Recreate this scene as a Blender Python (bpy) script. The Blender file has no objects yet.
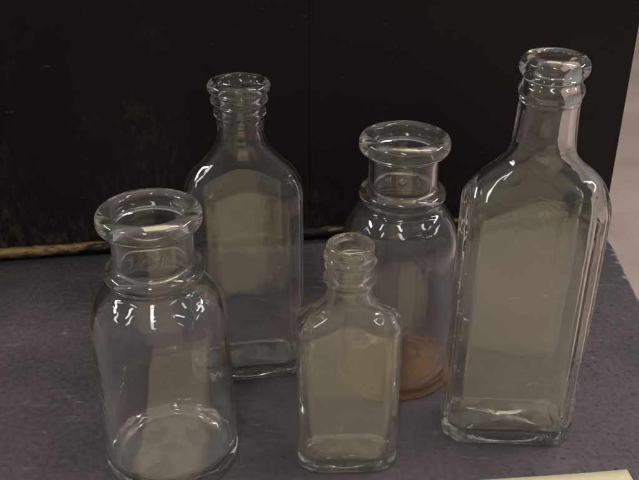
import bpy, math, random
from mathutils import Vector, noise
R = math.radians
PI = math.pi
sc = bpy.context.scene
C = bpy.data.collections.new('glassware'); sc.collection.children.link(C)

# ------------------------------------------------------------------ helpers
def tag(o, label=None, cat=None, group=None, kind=None):
    if label: o['label'] = label
    if cat: o['category'] = cat
    if group: o['group'] = group
    if kind: o['kind'] = kind
    return o

def link(o, parent=None):
    C.objects.link(o)
    if parent: o.parent = parent
    return o

def empty(name, loc, rz=0.0):
    o = bpy.data.objects.new(name, None); C.objects.link(o)
    o.empty_display_size = 0.02
    o.location = loc; o.rotation_euler = (0, 0, rz)
    return o

def mesh_obj(name, verts, faces, mat, parent=None, smooth=True, normals=None):
    me = bpy.data.meshes.new(name)
    me.from_pydata(verts, [], faces)
    me.materials.append(mat)
    for p in me.polygons: p.use_smooth = smooth
    if normals is not None:
        me.normals_split_custom_set_from_vertices(normals)
    me.update()
    return link(bpy.data.objects.new(name, me), parent)

def new_mat(name):
    m = bpy.data.materials.new(name); m.use_nodes = True
    nt = m.node_tree; nt.nodes.clear()
    out = nt.nodes.new('ShaderNodeOutputMaterial')
    def N(t, **k):
        n = nt.nodes.new('ShaderNode' + t)
        for a, v in k.items():
            if a in n.inputs: n.inputs[a].default_value = v
            else: setattr(n, a, v)
        return n
    def L(a, b): nt.links.new(a, b)
    return m, N, L, out

def ramp(N, stops, interp='LINEAR'):
    r = N('ValToRGB'); cr = r.color_ramp; cr.interpolation = interp
    while len(cr.elements) > 1: cr.elements.remove(cr.elements[-1])
    cr.elements[0].position, cr.elements[0].color = stops[0][0], stops[0][1]
    for p, c in stops[1:]:
        e = cr.elements.new(p); e.color = c
    return r
def g4(v): return (v, v, v, 1)

# ------------------------------------------------------------------ materials
def glass(name, tint, dust=0.03, seed=0.0, rough=0.0, stain=0.0):
    m, N, L, out = new_mat(name)
    p = N('BsdfPrincipled'); p.inputs['Base Color'].default_value = (*tint, 1)
    p.inputs['Transmission Weight'].default_value = 1.0
    p.inputs['IOR'].default_value = 1.52
    p.inputs['Roughness'].default_value = rough
    tc = N('TexCoord'); mp = N('Mapping'); mp.inputs['Location'].default_value = (seed, seed * .7, 0)
    mp.inputs['Scale'].default_value = (1, 1, .45)
    L(tc.outputs['Object'], mp.inputs['Vector'])
    # fine waviness of old pressed glass
    n1 = N('TexNoise'); n1.inputs['Scale'].default_value = 95; n1.inputs['Detail'].default_value = 2
    L(mp.outputs[0], n1.inputs['Vector'])
    b = N('Bump'); b.inputs['Strength'].default_value = .06; b.inputs['Distance'].default_value = .0016
    L(n1.outputs['Fac'], b.inputs['Height']); L(b.outputs[0], p.inputs['Normal'])
    # thin film of dust / dried residue, in patches; also paints in paper reflection
    d = N('BsdfDiffuse'); d.inputs['Color'].default_value = (.64, .57, .45, 1)
    t = N('BsdfTranslucent'); t.inputs['Color'].default_value = (.64, .57, .45, 1)
    dm = N('MixShader'); dm.inputs[0].default_value = .45
    L(d.outputs[0], dm.inputs[1]); L(t.outputs[0], dm.inputs[2])
    n2 = N('TexNoise'); n2.inputs['Scale'].default_value = 38; n2.inputs['Detail'].default_value = 7
    n2.inputs['Roughness'].default_value = .65
    L(mp.outputs[0], n2.inputs['Vector'])
    r = ramp(N, [(.38, g4(dust * .25)), (.72, g4(dust * 1.6))])
    L(n2.outputs['Fac'], r.inputs[0])
    n3 = N('TexVoronoi'); n3.inputs['Scale'].default_value = 420
    L(tc.outputs['Object'], n3.inputs['Vector'])
    r3 = ramp(N, [(.0, g4(.35)), (.10, g4(0))])
    L(n3.outputs['Distance'], r3.inputs[0])
    n4 = N('TexNoise'); n4.inputs['Scale'].default_value = 60
    L(tc.outputs['Object'], n4.inputs['Vector'])
    r4 = ramp(N, [(.60, g4(0)), (.72, g4(1))]); L(n4.outputs['Fac'], r4.inputs[0])
    mu = N('Math', operation='MULTIPLY'); L(r3.outputs[0], mu.inputs[0]); L(r4.outputs[0], mu.inputs[1])
    ad = N('Math', operation='ADD', use_clamp=True); L(mu.outputs[0], ad.inputs[0]); L(r.outputs[0], ad.inputs[1])
    # scuffed, stippled underside
    uz = N('SeparateXYZ'); L(tc.outputs['Object'], uz.inputs[0])
    um = N('MapRange'); um.inputs[1].default_value = .0009; um.inputs[2].default_value = .0020; um.inputs[3].default_value = .20; um.inputs[4].default_value = 0
    L(uz.outputs[2], um.inputs[0])
    un = N('TexNoise'); un.inputs['Scale'].default_value = 420; un.inputs['Detail'].default_value = 4; L(tc.outputs['Object'], un.inputs['Vector'])
    ur = ramp(N, [(.40, g4(.25)), (.62, g4(1))]); L(un.outputs['Fac'], ur.inputs[0])
    uf = N('Math', operation='MULTIPLY'); L(um.outputs[0], uf.inputs[0]); L(ur.outputs[0], uf.inputs[1])
    a2 = N('Math', operation='ADD', use_clamp=True); L(ad.outputs[0], a2.inputs[0]); L(uf.outputs[0], a2.inputs[1]); ad = a2
    mx = N('MixShader'); L(ad.outputs[0], mx.inputs[0]); L(p.outputs[0], mx.inputs[1]); L(dm.outputs[0], mx.inputs[2])
    if stain:                                                       # rust stain that has crept round the heel of the base
        sz = N('SeparateXYZ'); L(tc.outputs['Object'], sz.inputs[0])
        zr = N('MapRange'); zr.inputs[1].default_value = .0035; zr.inputs[2].default_value = .0075
        zr.inputs[3].default_value = stain; zr.inputs[4].default_value = 0; L(sz.outputs[2], zr.inputs[0])
        nr = ramp(N, [(.35, g4(.55)), (.6, g4(1))]); L(n2.outputs['Fac'], nr.inputs[0])
        sm_ = N('Math', operation='MULTIPLY'); L(zr.outputs[0], sm_.inputs[0]); L(nr.outputs[0], sm_.inputs[1])
        rd_ = N('BsdfDiffuse'); rd_.inputs['Color'].default_value = (.66, .42, .22, 1)
        rt_ = N('BsdfTranslucent'); rt_.inputs['Color'].default_value = (.66, .42, .22, 1)
        rm_ = N('MixShader'); rm_.inputs[0].default_value = .5; L(rd_.outputs[0], rm_.inputs[1]); L(rt_.outputs[0], rm_.inputs[2])
        m2_ = N('MixShader'); L(sm_.outputs[0], m2_.inputs[0]); L(mx.outputs[0], m2_.inputs[1]); L(rm_.outputs[0], m2_.inputs[2])
        mx = m2_
    L(mx.outputs[0], out.inputs['Surface'])
    return m

def mat_table():
    m, N, L, out = new_mat('scuffed_grey_leatherette')
    p = N('BsdfPrincipled'); tc = N('TexCoord')
    big = N('TexNoise'); big.inputs['Scale'].default_value = 9; big.inputs['Detail'].default_value = 6
    L(tc.outputs['Object'], big.inputs['Vector'])
    fine = N('TexNoise'); fine.inputs['Scale'].default_value = 330; fine.inputs['Detail'].default_value = 6; fine.inputs['Roughness'].default_value = .62
    L(tc.outputs['Object'], fine.inputs['Vector'])
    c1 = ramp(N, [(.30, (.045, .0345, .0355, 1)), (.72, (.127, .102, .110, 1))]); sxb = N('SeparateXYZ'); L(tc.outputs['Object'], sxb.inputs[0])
    wy = N('MapRange'); wy.inputs[1].default_value = .50; wy.inputs[2].default_value = .29; wy.inputs[3].default_value = -.12; wy.inputs[4].default_value = .10  # base tone paints in lamp light: paler at front right, darker behind
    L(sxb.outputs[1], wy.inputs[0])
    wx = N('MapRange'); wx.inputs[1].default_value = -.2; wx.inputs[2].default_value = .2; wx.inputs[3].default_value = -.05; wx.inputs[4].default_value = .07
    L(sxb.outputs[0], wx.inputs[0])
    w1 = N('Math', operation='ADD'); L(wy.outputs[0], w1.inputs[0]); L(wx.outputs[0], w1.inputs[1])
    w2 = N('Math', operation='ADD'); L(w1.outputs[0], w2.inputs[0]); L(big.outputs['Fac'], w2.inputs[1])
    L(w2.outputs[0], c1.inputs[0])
    c2 = ramp(N, [(.28, g4(.72)), (.72, g4(1.22))]); L(fine.outputs['Fac'], c2.inputs[0])
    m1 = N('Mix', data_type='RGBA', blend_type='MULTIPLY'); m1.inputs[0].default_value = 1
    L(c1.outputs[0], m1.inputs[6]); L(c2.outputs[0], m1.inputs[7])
    # short dark pits, lying diagonally
    mp = N('Mapping'); mp.inputs['Rotation'].default_value = (0, 0, R(28)); mp.inputs['Scale'].default_value = (1, 1.7, 1)
    L(tc.outputs['Object'], mp.inputs['Vector'])
    pit = N('TexNoise'); pit.inputs['Scale'].default_value = 250; pit.inputs['Detail'].default_value = 4; pit.inputs['Roughness'].default_value = .6
    L(mp.outputs[0], pit.inputs['Vector'])
    pr = ramp(N, [(.58, g4(0)), (.68, g4(1))]); L(pit.outputs['Fac'], pr.inputs[0])
    pm = N('TexNoise'); pm.inputs['Scale'].default_value = 14; pm.inputs['Detail'].default_value = 2
    L(tc.outputs['Object'], pm.inputs['Vector'])
    sx = N('SeparateXYZ'); L(tc.outputs['Object'], sx.inputs[0])
    mr = N('MapRange'); mr.inputs[1].default_value = .02; mr.inputs[2].default_value = .16
    mr.inputs[3].default_value = -.16; mr.inputs[4].default_value = .16; L(sx.outputs[0], mr.inputs[0])
    pa = N('Math', operation='ADD'); L(pm.outputs['Fac'], pa.inputs[0]); L(mr.outputs[0], pa.inputs[1])
    pmr = ramp(N, [(.44, g4(0)), (.56, g4(1))]); L(pa.outputs[0], pmr.inputs[0])
    pf = N('Math', operation='MULTIPLY'); L(pr.outputs[0], pf.inputs[0]); L(pmr.outputs[0], pf.inputs[1])
    m2 = N('Mix', data_type='RGBA'); L(pf.outputs[0], m2.inputs[0]); L(m1.outputs[2], m2.inputs[6])
    m2.inputs[7].default_value = (.036, .029, .030, 1)
    # pale hairline scratches running across
    mp2 = N('Mapping'); mp2.inputs['Rotation'].default_value = (0, 0, R(-4)); mp2.inputs['Scale'].default_value = (1, 7, 1)
    L(tc.outputs['Object'], mp2.inputs['Vector'])
    s1 = N('TexNoise'); s1.inputs['Scale'].default_value = 62; s1.inputs['Detail'].default_value = 6; s1.inputs['Roughness'].default_value = .7
    L(mp2.outputs[0], s1.inputs['Vector'])
    sr = ramp(N, [(.58, g4(0)), (.70, g4(.75))]); L(s1.outputs['Fac'], sr.inputs[0])
    sm = N('TexNoise'); sm.inputs['Scale'].default_value = 16; sm.inputs['Detail'].default_value = 3
    mp3 = N('Mapping'); mp3.inputs['Location'].default_value = (3.1, 1.7, 0); mp3.inputs['Scale'].default_value = (1, 1.8, 1)
    L(tc.outputs['Object'], mp3.inputs['Vector']); L(mp3.outputs[0], sm.inputs['Vector'])
    smr = ramp(N, [(.46, g4(0)), (.60, g4(1))]); L(sm.outputs['Fac'], smr.inputs[0])
    sf = N('Math', operation='MULTIPLY'); L(sr.outputs[0], sf.inputs[0]); L(smr.outputs[0], sf.inputs[1])
    m3 = N('Mix', data_type='RGBA'); L(sf.outputs[0], m3.inputs[0]); L(m2.outputs[2], m3.inputs[6])
    m3.inputs[7].default_value = (.28, .26, .26, 1)
    # worn pale right-hand edge
    ey = N('Math', operation='MULTIPLY_ADD'); L(sxb.outputs[1], ey.inputs[0]); ey.inputs[1].default_value = -.0633; ey.inputs[2].default_value = .0285 - .1992
    ex = N('Math', operation='ADD'); L(sxb.outputs[0], ex.inputs[0]); L(ey.outputs[0], ex.inputs[1])
    er = N('MapRange'); er.inputs[1].default_value = -.008; er.inputs[2].default_value = .001; er.inputs[3].default_value = 0; er.inputs[4].default_value = .30
    L(ex.outputs[0], er.inputs[0])
    en = N('TexNoise'); en.inputs['Scale'].default_value = 130; en.inputs['Detail'].default_value = 6; L(tc.outputs['Object'], en.inputs['Vector'])
    ea = N('Math', operation='ADD'); L(er.outputs[0], ea.inputs[0]); L(en.outputs['Fac'], ea.inputs[1])
    ef = ramp(N, [(.68, g4(0)), (.84, g4(.9))]); L(ea.outputs[0], ef.inputs[0])
    m4 = N('Mix', data_type='RGBA'); L(ef.outputs[0], m4.inputs[0]); L(m3.outputs[2], m4.inputs[6]); m4.inputs[7].default_value = (.38, .35, .35, 1)
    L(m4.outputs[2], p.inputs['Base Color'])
    rr = ramp(N, [(.3, g4(.42)), (.7, g4(.62))]); L(fine.outputs['Fac'], rr.inputs[0]); L(rr.outputs[0], p.inputs['Roughness'])
    b = N('Bump'); b.inputs['Strength'].default_value = .35; b.inputs['Distance'].default_value = .0005
    hs = N('Math', operation='SUBTRACT'); L(fine.outputs['Fac'], hs.inputs[0]); L(pf.outputs[0], hs.inputs[1])
    L(hs.outputs[0], b.inputs['Height']); L(b.outputs[0], p.inputs['Normal'])
    L(p.outputs[0], out.inputs['Surface'])
    return m

def mat_board():
    m, N, L, out = new_mat('worn_black_lacquer')
    p = N('BsdfPrincipled'); tc = N('TexCoord')
    n1 = N('TexNoise'); n1.inputs['Scale'].default_value = 8; n1.inputs['Detail'].default_value = 5
    L(tc.outputs['Object'], n1.inputs['Vector'])
    c1 = ramp(N, [(.3, (.0072, .0040, .0044, 1)), (.7, (.0150, .0088, .0092, 1))]); L(n1.outputs['Fac'], c1.inputs[0])
    # rubbed grey scuffs, mostly low down on the left
    mp = N('Mapping'); mp.inputs['Scale'].default_value = (1, 1, .55)
    L(tc.outputs['Object'], mp.inputs['Vector'])
    n2 = N('TexNoise'); n2.inputs['Scale'].default_value = 190; n2.inputs['Detail'].default_value = 8; n2.inputs['Roughness'].default_value = .72
    L(mp.outputs[0], n2.inputs['Vector'])
    sx = N('SeparateXYZ'); L(tc.outputs['Object'], sx.inputs[0])
    n3 = N('TexNoise'); n3.inputs['Scale'].default_value = 17; n3.inputs['Detail'].default_value = 3
    L(tc.outputs['Object'], n3.inputs['Vector'])
    mz = N('MapRange'); mz.inputs[1].default_value = .0; mz.inputs[2].default_value = .10; mz.inputs[3].default_value = .14; mz.inputs[4].default_value = -.17
    L(sx.outputs[2], mz.inputs[0])
    mxr = N('MapRange'); mxr.inputs[1].default_value = -.43; mxr.inputs[2].default_value = -.22; mxr.inputs[3].default_value = .08; mxr.inputs[4].default_value = -.10
    L(sx.outputs[0], mxr.inputs[0])
    a1 = N('Math', operation='ADD'); L(mz.outputs[0], a1.inputs[0]); L(mxr.outputs[0], a1.inputs[1])
    a2 = N('Math', operation='ADD'); L(n3.outputs['Fac'], a2.inputs[0]); L(a1.outputs[0], a2.inputs[1])
    r2 = ramp(N, [(.40, g4(0)), (.78, g4(1))]); L(a2.outputs[0], r2.inputs[0])
    r1 = ramp(N, [(.46, g4(0)), (.66, g4(1))]); L(n2.outputs['Fac'], r1.inputs[0])
    f = N('Math', operation='MULTIPLY'); L(r1.outputs[0], f.inputs[0]); L(r2.outputs[0], f.inputs[1])
    m1 = N('Mix', data_type='RGBA'); L(f.outputs[0], m1.inputs[0]); L(c1.outputs[0], m1.inputs[6]); m1.inputs[7].default_value = (.066, .048, .044, 1)
    # sparse nicks
    mp4 = N('Mapping'); mp4.inputs['Scale'].default_value = (1, 1, 2.2); L(tc.outputs['Object'], mp4.inputs['Vector'])
    n4 = N('TexNoise'); n4.inputs['Scale'].default_value = 120; n4.inputs['Detail'].default_value = 4
    L(mp4.outputs[0], n4.inputs['Vector'])
    r4 = ramp(N, [(.68, g4(0)), (.78, g4(.5))]); L(n4.outputs['Fac'], r4.inputs[0])
    m2 = N('Mix', data_type='RGBA'); L(r4.outputs[0], m2.inputs[0]); L(m1.outputs[2], m2.inputs[6]); m2.inputs[7].default_value = (.11, .095, .09, 1)
    L(m2.outputs[2], p.inputs['Base Color'])
    p.inputs['Roughness'].default_value = .5; p.inputs['Specular IOR Level'].default_value = .25
    b = N('Bump'); b.inputs['Strength'].default_value = .25; b.inputs['Distance'].default_value = .0006
    L(n2.outputs['Fac'], b.inputs['Height']); L(b.outputs[0], p.inputs['Normal'])
    L(p.outputs[0], out.inputs['Surface'])
    return m

def mat_gilt():
    m, N, L, out = new_mat('rubbed_gilt_moulding')
    p = N('BsdfPrincipled'); tc = N('TexCoord')
    sx = N('SeparateXYZ'); L(tc.outputs['Object'], sx.inputs[0])
    mp = N('Mapping'); mp.inputs['Scale'].default_value = (.35, 1, 1); L(tc.outputs['Object'], mp.inputs['Vector'])
    n = N('TexNoise'); n.inputs['Scale'].default_value = 260; n.inputs['Detail'].default_value = 5; L(mp.outputs[0], n.inputs['Vector'])
    mr = N('MapRange'); mr.inputs[1].default_value = -.41; mr.inputs[2].default_value = -.33; mr.inputs[3].default_value = .10; mr.inputs[4].default_value = -.20
    L(sx.outputs[0], mr.inputs[0])
    a0 = N('Math', operation='ADD'); L(n.outputs['Fac'], a0.inputs[0]); L(mr.outputs[0], a0.inputs[1])
    gz = N('MapRange'); gz.inputs[1].default_value = .0035; gz.inputs[2].default_value = .0085; gz.inputs[3].default_value = -.16; gz.inputs[4].default_value = .05
    L(sx.outputs[2], gz.inputs[0])
    ad = N('Math', operation='ADD'); L(a0.outputs[0], ad.inputs[0]); L(gz.outputs[0], ad.inputs[1])
    r = ramp(N, [(.40, g4(0)), (.58, g4(1))]); L(ad.outputs[0], r.inputs[0])
    mx = N('Mix', data_type='RGBA'); L(r.outputs[0], mx.inputs[0])
    mx.inputs[6].default_value = (.009, .0065, .005, 1); mx.inputs[7].default_value = (.24, .155, .065, 1)
    L(mx.outputs[2], p.inputs['Base Color'])
    me = N('Math', operation='MULTIPLY'); L(r.outputs[0], me.inputs[0]); me.inputs[1].default_value = .7
    L(me.outputs[0], p.inputs['Metallic']); p.inputs['Roughness'].default_value = .52; p.inputs['Specular IOR Level'].default_value = .2
    b = N('Bump'); b.inputs['Strength'].default_value = .6; b.inputs['Distance'].default_value = .0008
    L(n.outputs['Fac'], b.inputs['Height']); L(b.outputs[0], p.inputs['Normal'])
    L(p.outputs[0], out.inputs['Surface'])
    return m

def mat_paper():
    m, N, L, out = new_mat('pale_yellow_paper')
    p = N('BsdfPrincipled'); tc = N('TexCoord')
    n = N('TexNoise'); n.inputs['Scale'].default_value = 900; n.inputs['Detail'].default_value = 3; L(tc.outputs['Object'], n.inputs['Vector'])
    r = ramp(N, [(.3, (.77, .675, .42, 1)), (.7, (.82, .725, .47, 1))]); L(n.outputs['Fac'], r.inputs[0])
    L(r.outputs[0], p.inputs['Base Color']); p.inputs['Roughness'].default_value = .8
    p.inputs['Specular IOR Level'].default_value = .2
    L(p.outputs[0], out.inputs['Surface'])
    return m

def mat_floor():
    m, N, L, out = new_mat('pale_concrete')
    p = N('BsdfPrincipled'); tc = N('TexCoord')
    n = N('TexNoise'); n.inputs['Scale'].default_value = 6; n.inputs['Detail'].default_value = 8; n.inputs['Roughness'].default_value = .6
    L(tc.outputs['Object'], n.inputs['Vector'])
    r = ramp(N, [(.3, (.46, .345, .29, 1)), (.7, (.62, .48, .41, 1))]); L(n.outputs['Fac'], r.inputs[0])
    L(r.outputs[0], p.inputs['Base Color']); p.inputs['Roughness'].default_value = .7
    L(p.outputs[0], out.inputs['Surface'])
    return m

def mat_base_film(nm='dried_rust_residue', ca=(.70, .37, .15), cb=(.80, .56, .34), cc=(.74, .38, .13), lo=.40, hi=.75):
    m, N, L, out = new_mat(nm)
    d = N('BsdfDiffuse'); tc = N('TexCoord')
    n = N('TexNoise'); n.inputs['Scale'].default_value = 110; n.inputs['Detail'].default_value = 6; L(tc.outputs['Object'], n.inputs['Vector'])
    c = ramp(N, [(.34, (*ca, 1)), (.52, (*cb, 1)), (.70, (*cc, 1))]); L(n.outputs['Fac'], c.inputs[0])
    L(c.outputs[0], d.inputs['Color'])
    t = N('BsdfTransparent'); t.inputs[0].default_value = (1, .94, .86, 1)
    r = ramp(N, [(.35, g4(lo)), (.70, g4(hi))]); L(n.outputs['Fac'], r.inputs[0])
    fac = r.outputs[0]
    if nm.startswith('dried'):
        sx = N('SeparateXYZ'); L(tc.outputs['Object'], sx.inputs[0])
        mr = N('MapRange', interpolation_type='SMOOTHSTEP'); mr.inputs[1].default_value = -.006; mr.inputs[2].default_value = .020; mr.inputs[3].default_value = .10; mr.inputs[4].default_value = 1
        L(sx.outputs[0], mr.inputs[0])
        my = N('MapRange', interpolation_type='SMOOTHSTEP'); my.inputs[1].default_value = .008; my.inputs[2].default_value = .022; my.inputs[3].default_value = 1; my.inputs[4].default_value = .25
        L(sx.outputs[1], my.inputs[0])
        f1 = N('Math', operation='MULTIPLY'); L(fac, f1.inputs[0]); L(mr.outputs[0], f1.inputs[1])
        f2 = N('Math', operation='MULTIPLY'); L(f1.outputs[0], f2.inputs[0]); L(my.outputs[0], f2.inputs[1]); fac = f2.outputs[0]
    mx = N('MixShader'); L(fac, mx.inputs[0]); L(t.outputs[0], mx.inputs[1]); L(d.outputs[0], mx.inputs[2])
    L(mx.outputs[0], out.inputs['Surface'])
    return m

def mat_plain(name, col, rough=.7):
    m, N, L, out = new_mat(name)
    p = N('BsdfPrincipled'); tc = N('TexCoord')
    n = N('TexNoise'); n.inputs['Scale'].default_value = 150; n.inputs['Detail'].default_value = 4; L(tc.outputs['Object'], n.inputs['Vector'])
    r = ramp(N, [(.3, (*[c * .7 for c in col], 1)), (.7, (*[c * 1.3 for c in col], 1))]); L(n.outputs['Fac'], r.inputs[0])
    L(r.outputs[0], p.inputs['Base Color']); p.inputs['Roughness'].default_value = rough
    L(p.outputs[0], out.inputs['Surface'])
    return m

# ------------------------------------------------------------------ bottle geometry (millimetres)
def curve(pts, step=.55):
    """Catmull-Rom through (r, z) points; a third value 1 marks a sharp corner."""
    P = [(p[0], p[1]) for p in pts]; sharp = [len(p) > 2 for p in pts]
    out = [P[0]]
    for i in range(len(P) - 1):
        p1, p2 = P[i], P[i + 1]
        p0 = P[i - 1] if i > 0 and not sharp[i] else p1
        p3 = P[i + 2] if i + 2 < len(P) and not sharp[i + 1] else p2
        d = math.hypot(p2[0] - p1[0], p2[1] - p1[1]); n = max(2, int(d / step))
        for k in range(1, n + 1):
            t = k / n; t2 = t * t; t3 = t2 * t
            out.append(tuple(.5 * (2 * b + (c - a) * t + (2 * a - 5 * b + 4 * c - e) * t2 + (3 * b - a - 3 * c + e) * t3)
                             for a, b, c, e in zip(p0, p1, p2, p3)))
    return out

def smin(a, b, k):
    h = max(k - abs(a - b), 0) / k
    return min(a, b) - h * h * k * .25

def poly(a, b, ch, ca, k):
    """Polar radius of a chamfered rectangle: half width a, half depth b, chamfer cut ch at angle ca."""
    planes = [(0, a), (PI / 2, b), (PI, a), (-PI / 2, b)]
    for s1 in (1, -1):
        for s2 in (1, -1):
            ang = math.atan2(s2 * math.sin(ca), s1 * math.cos(ca))
            planes.append((ang, a * math.cos(ca) + b * math.sin(ca) - ch))
    def f(phi, ins=0.0):
        v = 1e3
        for pa, d in planes:
            c = math.cos(phi - pa)
            if c > .15: v = smin(v, (d - ins) / c, k)
        return v
    return f

NO = None
def build_bottle(name, loc, rz, mat, outer, inner, split, plan=None, wall=2.6, heel=2.0, inheel=5.0, base=5.5, kick=0.0,
                 nphi=288, wob=(.09, .14), seed=0, bump=None, k=2.0, bubbles=None, off=(0, 0), punt=1.0, film=None, lipmat=None, depth=None):
    """outer: (r,z) from the heel up to the lip crest; inner: from the crest down to above the inner floor.
    split: (z under the lip, z at the neck root) cutting the mesh into lip, neck and body."""
    rows = []                                                       # rows of vertices, all closed rings
    phis = [2 * PI * i / nphi for i in range(nphi)]
    cs = [(math.cos(p), math.sin(p)) for p in phis]
    po = [plan(p) for p in phis] if plan else [1e3] * nphi
    pin = [plan(p, wall) for p in phis] if plan else [1e3] * nphi
    def nz(x, y, z, amp, s):
        return amp * noise.noise(Vector((x * .055 + s, y * .055, z * .04))) + amp * .45 * noise.noise(Vector((x * .16, y * .16 + s, z * .09))) + amp * .16 * noise.noise(Vector((x * .34 + s, y * .34, z * .26)))
    def level(z):                                                   # waviness: weak near the base and on the neck, strongest on the shoulders
        K = ((10, .12), (34, 1.0), (split[1] - 26, 1.0), (split[1] - 16, 1.4), (split[1] - 6, 1.4), (split[1] + 3, .3))
        if z <= K[0][0]: return K[0][1]
        for (z0, v0), (z1, v1) in zip(K, K[1:]):
            if z <= z1: return v0 + (v1 - v0) * (z - z0) / (z1 - z0)
        return K[-1][1]
    def depth_at(z):
        """Half depth of the shoulder dome at height z (None where the section is round)."""
        if not depth or z >= depth[-1][0]: return None
        if z <= depth[0][0]: return depth[0][1]
        for a in range(len(depth) - 1):
            if depth[a][0] <= z <= depth[a + 1][0]:
                (z0, r0), (z1, r1) = depth[a], depth[a + 1]
                m0 = (r1 - (depth[a - 1][1] if a else r0)) / (z1 - (depth[a - 1][0] if a else z0))
                m1 = ((depth[a + 2][1] if a + 2 < len(depth) else r1) - r0) / ((depth[a + 2][0] if a + 2 < len(depth) else z1) - z0)
                h = z1 - z0; t = (z - z0) / h
                return r0 * (2 * t ** 3 - 3 * t * t + 1) + m0 * h * (t ** 3 - 2 * t * t + t) + r1 * (3 * t * t - 2 * t ** 3) + m1 * h * (t ** 3 - t * t)
    def ring(rd, z, inside, zlist=None):
        ry = depth_at(z)
        if ry is not None: ry = min(rd, ry - wall if inside else ry)
        row = []
        kz = k if z < split[1] - 9 else max(.8, k * (1 - (z - split[1] + 9) / 11))
        for i, (c, s) in enumerate(cs):
            rq = rd if ry is None else 1 / math.sqrt((c / rd) ** 2 + (s / ry) ** 2)
            r = smin(pin[i] if inside else po[i], rq, kz * (.30 + .70 * c * c)) if plan else rq
            if bump and not inside: r += bump(phis[i], z)
            if not inside and z < heel: r -= heel - math.sqrt(max(heel * heel - (heel - z) ** 2, 0))
            amp = wob[1] if inside else wob[0]
            fade = min(1, max(.15, (r - 4) / 14)) * level(z)
            r += nz(r * c, r * s, z, amp * fade, seed + (9.3 if inside else 0))
            row.append((r * c, r * s, z))
        return row
    # underside: from the centre out
    first = ring(outer[0][0], 0.0, False)
    for q in (.02, .25, .5, .7, .82, .90, .96):
        rows.append([(x * q, y * q, punt * (1 - q ** 3)) for x, y, _ in first])
    zs = [0, .12, .35, .7, 1.1, 1.5, 2.0]
    for z in zs: rows.append(ring(outer[0][0], z, False))
    oc = [p for p in curve(outer)]
    i0 = next(i for i, p in enumerate(oc) if p[1] > 2.3)
    for r, z in oc[i0:]: rows.append(ring(r, z, False))
    n_outer = len(rows)
    for r, z in curve(inner)[1:]: rows.append(ring(r, z, True))
    # rounded inner heel and pushed-up floor
    rb, zb = inner[-1][0], base + inheel
    n_heel = len(rows)
    for j in range(1, 9):
        th = PI / 2 * (1 - j / 8)
        ins = inheel * (1 - math.sin(th)) ; z = base + inheel * (1 - math.cos(PI / 2 - th))
        z = base + inheel * (1 - math.sin(PI / 2 - th)) if False else base + inheel * (1 - math.sin(PI / 2 * j / 8))
        ins = inheel * (1 - math.cos(PI / 2 * j / 8))
        row = []
        for x, y, _ in ring(rb, zb, True):
            l = math.hypot(x, y); q = (l - ins) / l
            row.append((x * q, y * q, z))
        rows.append(row)
    edge = rows[-1]
    ax = max(abs(v[0]) for v in edge); by = max(abs(v[1]) for v in edge)
    for q in (.97, .93, .87, .8, .7, .6, .5, .4, .3, .2, .1, .02):
        row = []
        for x, y, z in edge:
            X, Y = x * q, y * q
            s = (1 - q * q)
            dz = kick * (1 - (X / ax) ** 2) * (1 - .6 * (Y / by) ** 2) * min(1, (1 - q) / .12)
            row.append((X, Y, z + dz + nz(X, Y, 50, .14, seed) * min(1, s * 3)))
        rows.append(row)
    # full mesh for the normals
    V = []
    for row in rows:
        for x, y, z in row:
            V.append(((x + off[0] * z) * .001, (y + off[1] * z) * .001, z * .001 + .00015))
    F = []; frow = []
    nr = len(rows)
    for i in range(nr - 1):
        for j in range(nphi):
            j2 = (j + 1) % nphi
            F.append((i * nphi + j, i * nphi + j2, (i + 1) * nphi + j2, (i + 1) * nphi + j)); frow.append(i)
    F.append(tuple(range(nphi))[::-1]); frow.append(0)
    F.append(tuple(range((nr - 1) * nphi, nr * nphi))); frow.append(nr - 2)
    me = bpy.data.meshes.new('whole'); me.from_pydata(V, [], F); me.update()
    for p in me.polygons: p.use_smooth = True
    nrm = [tuple(v.normal) for v in me.vertices]
    bpy.data.meshes.remove(me)
    root = empty(name, loc, rz)
    zl, zn = split
    def which(i):
        z = (sum(v[2] for v in rows[i]) + sum(v[2] for v in rows[i + 1])) / (2 * nphi)
        return 'lip' if z > zl else 'neck' if z > zn else 'body'
    kinds = [which(i) for i in range(nr - 1)]
    parts = {}
    for kd in ('body', 'neck', 'lip'):
        used, vs, fs, ns = {}, [], [], []
        for f, fr in zip(F, frow):
            if kinds[fr] != kd: continue
            g = []
            for v in f:
                if v not in used:
                    used[v] = len(vs); vs.append(V[v]); ns.append(nrm[v])
                g.append(used[v])
            fs.append(g)
        if kd == 'body' and bubbles:
            rnd = random.Random(seed * 7 + 3)
            for cx, cy, cz, br in bubbles(rnd):
                o = len(vs); nu, nv = 8, 5
                for a in range(nv + 1):
                    for b_ in range(nu):
                        th, ph = PI * (a + .02) / (nv + .04), 2 * PI * b_ / nu
                        d = (math.sin(th) * math.cos(ph), math.sin(th) * math.sin(ph), math.cos(th))
                        vs.append(((cx + br * d[0]) * .001, (cy + br * d[1]) * .001, (cz + 1.5 * br * d[2]) * .001))
                        ns.append(tuple(-q for q in d))
                for a in range(nv):
                    for b_ in range(nu):
                        b2 = (b_ + 1) % nu
                        fs.append([o + a * nu + b_, o + a * nu + b2, o + (a + 1) * nu + b2, o + (a + 1) * nu + b_])
        parts[kd] = mesh_obj(kd, vs, fs, lipmat if lipmat and kd == 'lip' else mat, root, True, ns)
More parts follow.
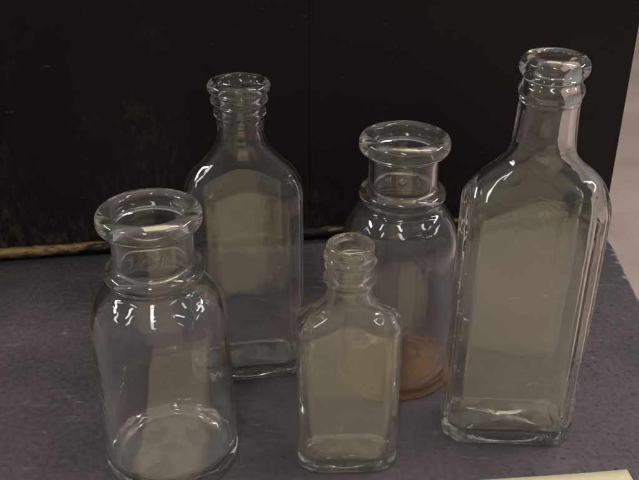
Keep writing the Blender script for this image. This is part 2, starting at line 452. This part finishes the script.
    if film:
        vs, fs = [], []
        fr = rows[n_heel + 2:]
        for row in fr:
            for x, y, z in row[::2]:
                l = math.hypot(x, y); q = max(0, (l - .35) / l) if l > .5 else 1
                vs.append((x * q * .001, y * q * .001, (z + .38) * .001))
        m_ = nphi // 2
        for i in range(len(fr) - 1):
            for j in range(m_):
                j2 = (j + 1) % m_
                fs.append((i * m_ + j, i * m_ + j2, (i + 1) * m_ + j2, (i + 1) * m_ + j))
        fs.append(tuple(range((len(fr) - 1) * m_, len(fr) * m_)))
        parts['residue'] = tag(mesh_obj('residue', vs, fs, film, root), 'thin pale residue film inside the bottom, also standing in for light caught in the glass')
    return root, parts

# ------------------------------------------------------------------ the setting
M_table, M_board, M_gilt, M_paper = mat_table(), mat_board(), mat_gilt(), mat_paper()
def prism(name, outline, z0, z1, mat, bevel=0.0, segs=3, parent=None):
    n = len(outline)
    vs = [(x, y, z0) for x, y in outline] + [(x, y, z1) for x, y in outline]
    fs = [tuple(range(n))[::-1], tuple(range(n, 2 * n))] + [(i, (i + 1) % n, n + (i + 1) % n, n + i) for i in range(n)]
    o = mesh_obj(name, vs, fs, mat, parent, False)
    if bevel:
        b = o.modifiers.new('bevel', 'BEVEL'); b.width = bevel; b.segments = segs; b.limit_method = 'ANGLE'; b.angle_limit = R(40)
        for p in o.data.polygons: p.use_smooth = True
        w = o.modifiers.new('wn', 'WEIGHTED_NORMAL'); w.keep_sharp = True
    return o

edge_pts = [(.2125, .570), (.2098, .556), (.2055, .5435), (.2042, .530), (.2035, .508), (.2012, .480), (.1992, .451), (.197, .36), (.195, .1), (.193, -.25)]
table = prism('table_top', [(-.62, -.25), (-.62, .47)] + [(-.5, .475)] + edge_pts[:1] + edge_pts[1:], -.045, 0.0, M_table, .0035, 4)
tag(table, kind='structure')
fl = prism('floor', [(-4, -4), (-4, 6), (6, 6), (6, -4)][::-1], -.50, -.45, mat_floor())
tag(fl, kind='structure')

# black board behind the bottles, rotated 8.4 degrees, its foot on the line (-.2138,.4952)-(.2096,.5579)
BR = math.atan2(.5579 - .4952, .2096 + .2138)
board = empty('backboard', (.2098, .5590, 0), BR)
tag(board, 'scuffed black board standing upright behind all the bottles, with a worn gilt edge', 'board')
def bd_panel(x0, x1):
    o = prism('panel', [(x0, .0), (x0, .016), (x1, .016), (x1, .0)][::-1], .0042, .34, M_board, .00022, 2, board)
    return o
seam = -.2188
bd_panel(seam + .0001, 0.0); bd_panel(-.62, seam - .0001)
# back strip closing the seam
prism('batten', [(seam - .02, .0165), (seam - .02, .024), (seam + .02, .024), (seam + .02, .0165)][::-1], .0042, .33, M_board, .001, 2, board)
# gilt half-round moulding along the foot
vs, fs = [], []
nx, na = 460, 14
rndb = random.Random(4)
for i in range(nx + 1):
    x = -.62 + .62 * i / nx
    for j in range(na + 1):
        a = -PI / 2 + PI * j / na
        wob = .0006 * noise.noise(Vector((x * 120, j * .6, 0))) + .0005 * noise.noise(Vector((x * 330, j * .9, 4)))
        vs.append((x, -.0002 - (.0042 + wob) * math.cos(a), .0058 + (.0042 + wob) * math.sin(a)))
for i in range(nx):
    for j in range(na):
        q = i * (na + 1) + j
        fs.append((q, q + na + 1, q + na + 2, q + 1))
mesh_obj('gilt_moulding', vs, fs, M_gilt, board)
# ragged dark strip standing in for the dark gap under the moulding
vs, fs = [], []
for i in range(nx * 2 + 1):
    x = -.62 + .62 * i / (nx * 2)
    w = .0062 + .0010 * noise.noise(Vector((x * 260, 3.1, 0))) + .0009 * noise.noise(Vector((x * 70, 7.1, 0)))
    for y, z in ((.0, .0014), (-w * .5, .0013), (-w * .9, .0009), (-w, .0002)):
        vs.append((x, y, z))
for i in range(nx * 2):
    for j in range(3):
        q = i * 4 + j
        fs.append((q, q + 1, q + 5, q + 4))
mesh_obj('dark_gap_strip', vs, fs, mat_plain('gap_black', (.012, .010, .010), .85), board)

# ------------------------------------------------------------------ pale yellow sheet lying in front
PR = R(5.27)
pap = empty('paper_sheet', (.1425, .3001, 0), PR)
W, D, nx, ny = .245, .262, 50, 52
vs, fs = [], []
for s in (1, 0):
    for i in range(nx + 1):
        for j in range(ny + 1):
            u, v = i / nx, j / ny
            curl = .0005 + .0005 * max(0, (u - .85) / .15) ** 2 * max(0, 1 - v * 3) + .0005 * (1 + noise.noise(Vector((u * 3, v * 3, 1))))
            vs.append((-W * (1 - u), -D * v, curl + (.00012 if s else 0)))
q0 = (nx + 1) * (ny + 1)
for i in range(nx):
    for j in range(ny):
        a = i * (ny + 1) + j; b = a + ny + 1
        fs.append((a, a + 1, b + 1, b)); fs.append((q0 + a, q0 + b, q0 + b + 1, q0 + a + 1))
for i in range(nx):
    a = i * (ny + 1); b = a + ny + 1
    fs.append((a, b, q0 + b, q0 + a)); fs.append((a + ny, q0 + a + ny, q0 + b + ny, b + ny))
for j in range(ny):
    a = j; fs.append((a, q0 + a, q0 + a + 1, a + 1))
    a = nx * (ny + 1) + j; fs.append((a, a + 1, q0 + a + 1, q0 + a))
bpy.data.objects.remove(pap)
pap = mesh_obj('paper_sheet', vs, fs, M_paper)
pap.location = (.1423, .2976, 0); pap.rotation_euler = (0, 0, PR)
tag(pap, 'pale yellow sheet of paper lying on the grey surface in front of the tall bottle', 'paper')

# ------------------------------------------------------------------ the five bottles
def stroke(px, pz, x0, z0, x1, z1, w):
    dx, dz = x1 - x0, z1 - z0
    t = max(0, min(1, ((px - x0) * dx + (pz - z0) * dz) / (dx * dx + dz * dz + 1e-9)))
    return math.exp(-((math.hypot(px - x0 - t * dx, pz - z0 - t * dz) / w) ** 2) * 1.6)
def jar_marks(phi, z):
    if not 106 < z < 119: return 0
    d = (phi + PI / 2 + PI) % (2 * PI) - PI
    if abs(d) > .75: return 0
    x, zz = d * 17, z - 112.4
    h = math.exp(-((math.hypot(x, zz) - 2.3) / .55) ** 2 * 1.4)
    for s in ((-6.4, -2, -6.4, 2.2), (-6.4, 2.2, -8.2, 1.2), (5.2, -2.2, 6.7, 2.3), (6.7, 2.3, 8.2, -2.2), (5.7, -.6, 7.7, -.6)):
        h = max(h, stroke(x, zz, *s, .62))
    return .34 * h

jar_out = [(30.9, 0), (30.9, 4), (30.6, 30), (30.2, 55), (29.9, 70), (29.5, 77), (28.2, 83.5), (25.2, 89), (21.9, 92.8), (19.9, 94.8),
           (19.2, 96.2), (19.5, 97.4), (20.6, 98.4), (21.2, 100.0), (21.0, 101.8), (19.8, 103.2), (17.7, 104.2), (17.0, 105.2), (16.8, 109), (16.8, 117.6), (17.2, 119.6),
           (18.6, 120.7), (20.6, 121.5), (21.7, 123.2), (21.9, 125.2), (21.4, 127.4), (20.0, 128.8), (18.0, 129.3), (16.4, 129.0)]
jar_in = [(16.4, 129.0), (15.4, 128.3), (14.8, 126.8), (14.5, 124), (14.4, 118), (14.3, 110), (14.4, 103), (14.9, 97), (16.8, 92.5), (20.8, 88.5), (24.5, 83.6), (26.5, 77.5),
          (27.3, 70), (27.5, 50), (27.6, 12)]
M_film = mat_base_film('base_light_film', (.60, .57, .50), (.66, .63, .57), (.55, .52, .45), .26, .52)  # pale film also stands in for light caught in the thick bases
M_clear = glass('clear_old_glass', (.962, .955, .966), .026, 0.0)
M_viol = glass('faintly_violet_glass', (.958, .946, .966), .020, 3.3, stain=.42)
M_lip = glass('hazy_lip_glass', (.968, .966, .960), .06, 4.4)
M_flat = glass('greyish_clear_glass', (.958, .952, .944), .013, 6.1)
M_flask = glass('clear_flask_glass', (.970, .964, .946), .095, 9.7)  # heavy dust value lifts the panel in place of stronger paper reflection
M_tall = glass('clear_thick_glass', (.968, .963, .952), .020, 12.9)

jl, _ = build_bottle('jar', (-.0698, .3116, 0), R(3), M_clear, jar_out, jar_in, (120.2, 94.2), seed=1, nphi=400, wall=2.6, inheel=6,
                     base=4.5, kick=2.2, bump=lambda p, z: jar_marks(p, z), punt=2.2, film=M_film, lipmat=M_lip)
tag(jl, 'empty clear round wide-mouth jar at front left, nearest to the viewer', 'jar', 'round wide-mouth glass jars')

jar2_out = [(r / 1.022 - .1 if r > 25 else r, z * 1.047) for r, z in jar_out]
jar2_in = [(r / 1.022 if r > 24 else r, z * 1.047) for r, z in jar_in]
jr, jrp = build_bottle('jar', (.0406, .3784, 0), R(-6), M_viol, jar2_out, jar2_in, (125.9, 98.6), seed=5, nphi=400, wall=2.6, inheel=5,
                       base=3.0, kick=1.2, bump=lambda p, z: jar_marks(p, z / 1.047), punt=1.2, lipmat=M_lip)
tag(jr, 'round wide-mouth glass jar with rusty orange residue in its base, behind the small flask', 'jar', 'round wide-mouth glass jars')
def residue(parent, mat, label, kickv, climb_fn, rin, heel_r, base, gap=.35):
    """A film lying on the inner floor and inner heel of a jar with inner radius rin, heel radius heel_r and base thickness base."""
    vs, fs = [], []
    na_ = 120
    path = [('f', q / 12) for q in range(13)] + [('h', t / 8) for t in range(1, 9)] + [('w', t / 6) for t in range(1, 7)]
    for kd, t in path:
        for j in range(na_):
            a = 2 * PI * j / na_
            c, s_ = math.cos(a), math.sin(a)
            if kd == 'f':
                fr = rin - heel_r
                r = .05 + (fr - .3) * t
                z = base + kickv * (1 - (r * c / fr) ** 2) * (1 - .6 * (r * s_ / fr) ** 2) * min(1, (1 - t) / .12 + .02) + gap + .25 * (1 + noise.noise(Vector((r * c * .22, r * s_ * .22, 2))))
            elif kd == 'h':
                th = PI / 2 * t; rr = heel_r - gap - .15
                r = rin - heel_r - .1 + rr * math.sin(th); z = base + heel_r - rr * math.cos(th)
            else:
                r = rin - gap - .25; z = base + heel_r + .15 + t * climb_fn(a)
            vs.append((r * c * .001, r * s_ * .001, z * .001))
    for i in range(len(path) - 1):
        for j in range(na_):
            j2 = (j + 1) % na_
            fs.append((i * na_ + j, i * na_ + j2, (i + 1) * na_ + j2, (i + 1) * na_ + j))
    o = mesh_obj('residue', vs, fs, mat, parent)
    return tag(o, label)
residue(jr, mat_base_film(), 'rusty orange dried residue in the bottom', 1.2,
        lambda a: .3 + 5.5 * (.5 + .5 * math.cos(a - R(-5))) ** 2 + 1.2 * max(-.2, noise.noise(Vector((math.cos(a) * 2.4, math.sin(a) * 2.4, 5)))), 27.0, 5, 3.0)

# flat medicine bottle with ringed finish
fl_out = [(60, 0), (60, 60), (58, 88), (46, 98, ), (36, 104.5), (30.0, 110.5), (24.5, 116.5), (18.6, 122.2), (14.2, 127.5), (11.8, 132.5), (11.0, 137), (10.9, 139.6), (11.6, 140.4), (11.3, 141.6),
          (11.2, 143.2), (12.3, 145.0), (12.5, 146.4), (11.7, 148.2), (12.0, 149.4), (13.3, 150.8), (13.5, 152.4), (12.6, 154.2), (13.2, 155.3), (14.5, 156.6), (14.8, 158.3), (14.0, 160.0), (12.4, 160.7)]
fl_in = [(12.4, 160.7), (11.0, 160.2), (10.2, 158.6), (9.6, 155), (8.9, 148), (8.2, 140), (8.4, 134), (10.2, 128.5), (14.6, 122.6), (20.4, 116.6), (26, 110.6), (33, 103.4), (43, 96), (54, 87), (57, 60), (57, 10)]
fb, _ = build_bottle('bottle', (-.0375, .3815, 0), R(9), M_flat, fl_out, fl_in, (142.4, 127.6), plan=poly(28.8, 14.8, 5.2, R(50), 1.6),
                     wall=2.6, base=6, inheel=3.5, kick=4.5, seed=11, nphi=384, k=4.5, heel=1.6, wob=(.10, .15), film=M_film,
                     depth=[(80, 50), (90, 36), (98, 26), (104, 19.8), (108.5, 16.6), (113, 14.4), (118, 12.8), (124, 11.8), (130, 11.9), (134, 11.6)])
tag(fb, 'tall flat clear bottle with sloping shoulders and a ringed neck, behind the front-left jar', 'bottle', 'flat-sided glass bottles')

# small flask with screw thread
def thread(phi, z):
    if not 100 < z < 118: return 0
    h = 0
    for t in range(-1, 3):
        turn = (phi / (2 * PI)) + t
        if 0.15 < turn < 1.55:
            zc = 110.9 - 5.2 * (turn - .15)
            f = min(1, (turn - .15) / .12, (1.55 - turn) / .12)
            h = max(h, f * math.exp(-((z - zc) / 1.15) ** 2))
    return 1.25 * h
fk_out = [(40, 0), (40, 40), (38, 62), (30, 72.5), (26.0, 77.4), (21.6, 81.2), (16.4, 84.2), (12.6, 87.0), (10.6, 90.0), (9.9, 93.5), (9.9, 96.6), (10.4, 98.0), (11.2, 99.3), (11.3, 100.6), (10.6, 102.0),
          (10.1, 103.2), (10.0, 108), (10.0, 113.2), (10.1, 114.8), (9.7, 116.0), (8.7, 116.6)]
fk_in = [(8.7, 116.6), (7.7, 116.1), (7.2, 114.8), (7.0, 110), (6.9, 98), (7.2, 92), (8.8, 87.2), (12.6, 83.0), (17.6, 79.6), (22.6, 75.8), (28, 70.6), (36, 60), (37.5, 40), (37.5, 10)]
fk_out = [(r, z * .985) for r, z in fk_out]; fk_in = [(r, z * .985) for r, z in fk_in]
fk, _ = build_bottle('bottle', (.0128, .3082, 0), R(1.5), M_flask, fk_out, fk_in, (100.9, 86.7), plan=poly(23.2, 12.4, 4.6, R(54), 4.0),
                     wall=2.5, base=4.5, inheel=4.0, kick=2.6, seed=17, nphi=384, k=4.5, heel=2.0, wob=(.13, .18), bump=thread, film=M_film,
                     depth=[(55, 40), (64, 28), (70, 21), (74.5, 16.8), (78, 14.2), (81, 12.6), (84, 11.3), (87, 10.6), (91, 10.2)])
tag(fk, 'smallest bottle, short flat clear flask with a chipped screw-thread mouth, at front centre', 'bottle', 'flat-sided glass bottles')

# tall panelled bottle with bead lip
tl_out = [(60, 0), (60, 90), (57, 108), (43, 119), (34.5, 126.0), (28.0, 132.6), (23.2, 137.2), (17.9, 141.2), (14.4, 145.2), (13.2, 150), (12.6, 158), (12.2, 167.6), (12.5, 168.8), (12.3, 169.6),
          (12.9, 171.2), (13.2, 173.0), (12.8, 174.8), (11.6, 176.6), (11.5, 177.4), (12.4, 178.6), (13.7, 180.4), (14.0, 182.6), (13.3, 185.0), (11.4, 186.6), (9.4, 187.0)]
tl_in = [(9.6, 187.0), (8.4, 186.3), (7.7, 184.6), (7.6, 181), (8.4, 176), (9.0, 168), (9.2, 158), (9.8, 150), (11.4, 145), (15.0, 140.4), (20.4, 135.6), (26.4, 130.6), (33.2, 123.6), (41, 115.4), (54, 104), (57, 80), (57, 12)]
def tall_bubbles(rnd):
    out = []
    for s in (-1, 1):
        for _ in range(46 if s < 0 else 18):
            t = rnd.uniform(.15, .85)
            x = s * (31.2 - 4.4 * (1 - t) - .9); y = -(15.2 - 4.8 * t - .7)
            out.append((x + rnd.uniform(-.25, .25), y + rnd.uniform(-.2, .2), rnd.uniform(8, 118), rnd.choice((.16, .22, .3, .42))))
    for _ in range(16):
        out.append((rnd.uniform(-25, 25), -14.0, rnd.uniform(15, 112), rnd.choice((.14, .2, .28))))
    return out
tb, _ = build_bottle('bottle', (.0915, .3312, 0), R(-3), M_tall, tl_out, tl_in, (170.0, 143.0), plan=poly(30.8, 15.4, 4.6, R(45), .8),
                     wall=3.0, base=6.0, inheel=3.0, kick=6.0, seed=23, nphi=420, k=6.0, heel=1.5, wob=(.09, .14), bubbles=tall_bubbles, off=(.0118, 0), film=M_film,
                     depth=[(96, 48), (108, 35), (116, 27), (122, 21.6), (127, 18.2), (131.5, 15.6), (136, 13.7), (142, 12.8), (149, 13.0)])
vs, fs = [], []
for a in range(7):
    for b_ in range(10):
        th, ph = PI * (a + .02) / 6.04, 2 * PI * b_ / 10
        d = Vector((math.sin(th) * math.cos(ph), math.sin(th) * math.sin(ph), math.cos(th)))
        r_ = 1 + .45 * noise.noise(d * 1.7)
        vs.append(((-23.2 + 1.3 * r_ * d.x) * .001, (1.2 + 1.0 * r_ * d.y) * .001, (8.6 + .7 * r_ * d.z) * .001))
for a in range(6):
    for b_ in range(10):
        b2 = (b_ + 1) % 10
        fs.append((a * 10 + b_, (a + 1) * 10 + b_, (a + 1) * 10 + b2, a * 10 + b2))
tag(mesh_obj('rust_fleck', vs, fs, mat_plain('rust', (.45, .20, .05), .9), tb), 'tiny orange rust fleck inside the bottom corner')
tag(tb, 'tallest bottle, thick clear flat-panelled glass with bead lip, at right beside the yellow paper', 'bottle', 'flat-sided glass bottles')

# ------------------------------------------------------------------ light
def lamp(name, loc, size, energy, rot=(0, 0, 0), col=(1, .975, .95)):
    l = bpy.data.lights.new(name, 'AREA'); l.shape = 'RECTANGLE'; l.size, l.size_y = size
    l.energy = energy * .92; l.color = col
    o = bpy.data.objects.new(name, l); C.objects.link(o); o.location = loc; o.rotation_euler = rot
    return o
for lx, ly, lz, le, rot, ln in ((-.17, -1.0, 1.6, 16, (R(-30), 0, R(-2)), 1.5), (-.04, -1.30, 1.6, 8, (R(-30), 0, R(-9)), .8),
                                (1.45, -.65, 1.5, 17, (R(-16), R(42), R(58)), 1.3), (-1.5, -.6, 1.5, 9, (R(-14), R(-42), R(-48)), 1.0),
                                (.8, .5, 1.6, 8, (R(14), R(22), R(65)), 1.0), (-2.7, .55, 1.6, 26, (R(0), R(-60), R(-12)), 1.3),
                                (2.7, .85, 1.6, 26, (R(0), R(60), R(12)), 1.3)):
    lamp('ceiling_tube_light', (lx, ly, lz), (.15, ln), le, rot)
w = bpy.data.worlds.new('World'); sc.world = w; w.use_nodes = True
nt = w.node_tree; bg = nt.nodes['Background']
tcw = nt.nodes.new('ShaderNodeTexCoord'); sxw = nt.nodes.new('ShaderNodeSeparateXYZ'); rw = nt.nodes.new('ShaderNodeValToRGB')
nt.links.new(tcw.outputs['Generated'], sxw.inputs[0])
mw = nt.nodes.new('ShaderNodeMapRange'); mw.inputs[1].default_value = -1; nt.links.new(sxw.outputs[2], mw.inputs[0])
nt.links.new(mw.outputs[0], rw.inputs[0])
cr = rw.color_ramp; cr.elements[0].position = .36; cr.elements[0].color = (.30, .27, .25, 1)
cr.elements[1].position = .64; cr.elements[1].color = (.95, .92, .92, 1)
e = cr.elements.new(.50); e.color = (.72, .66, .63, 1)
e = cr.elements.new(.90); e.color = (1.0, .98, 1.0, 1)
nt.links.new(rw.outputs[0], bg.inputs[0]); bg.inputs[1].default_value = .255

# ------------------------------------------------------------------ camera
cam = bpy.data.cameras.new('camera'); co = bpy.data.objects.new('camera', cam); C.objects.link(co)
co.location = (0, 0, .28); co.rotation_euler = (R(62), 0, 0)
cam.sensor_width = 36; cam.lens = 36 * 850 / 639; cam.clip_start = .01; cam.clip_end = 50
sc.camera = co

sc.render.engine = 'CYCLES'
cy = sc.cycles
cy.use_denoising = True; cy.denoiser = 'OPENIMAGEDENOISE'
try: cy.denoising_input_passes = 'RGB_ALBEDO_NORMAL'; cy.denoising_prefilter = 'ACCURATE'
except Exception: pass
cy.max_bounces = 28; cy.transmission_bounces = 24; cy.glossy_bounces = 12; cy.transparent_max_bounces = 16; cy.diffuse_bounces = 4
cy.caustics_reflective = True; cy.caustics_refractive = True; cy.blur_glossy = .4
cy.sample_clamp_indirect = 12; cy.use_adaptive_sampling = False
vs_ = sc.view_settings; vs_.view_transform = 'Standard'; vs_.look = 'None'; vs_.exposure = 0; vs_.gamma = 1; vs_.use_curve_mapping = False
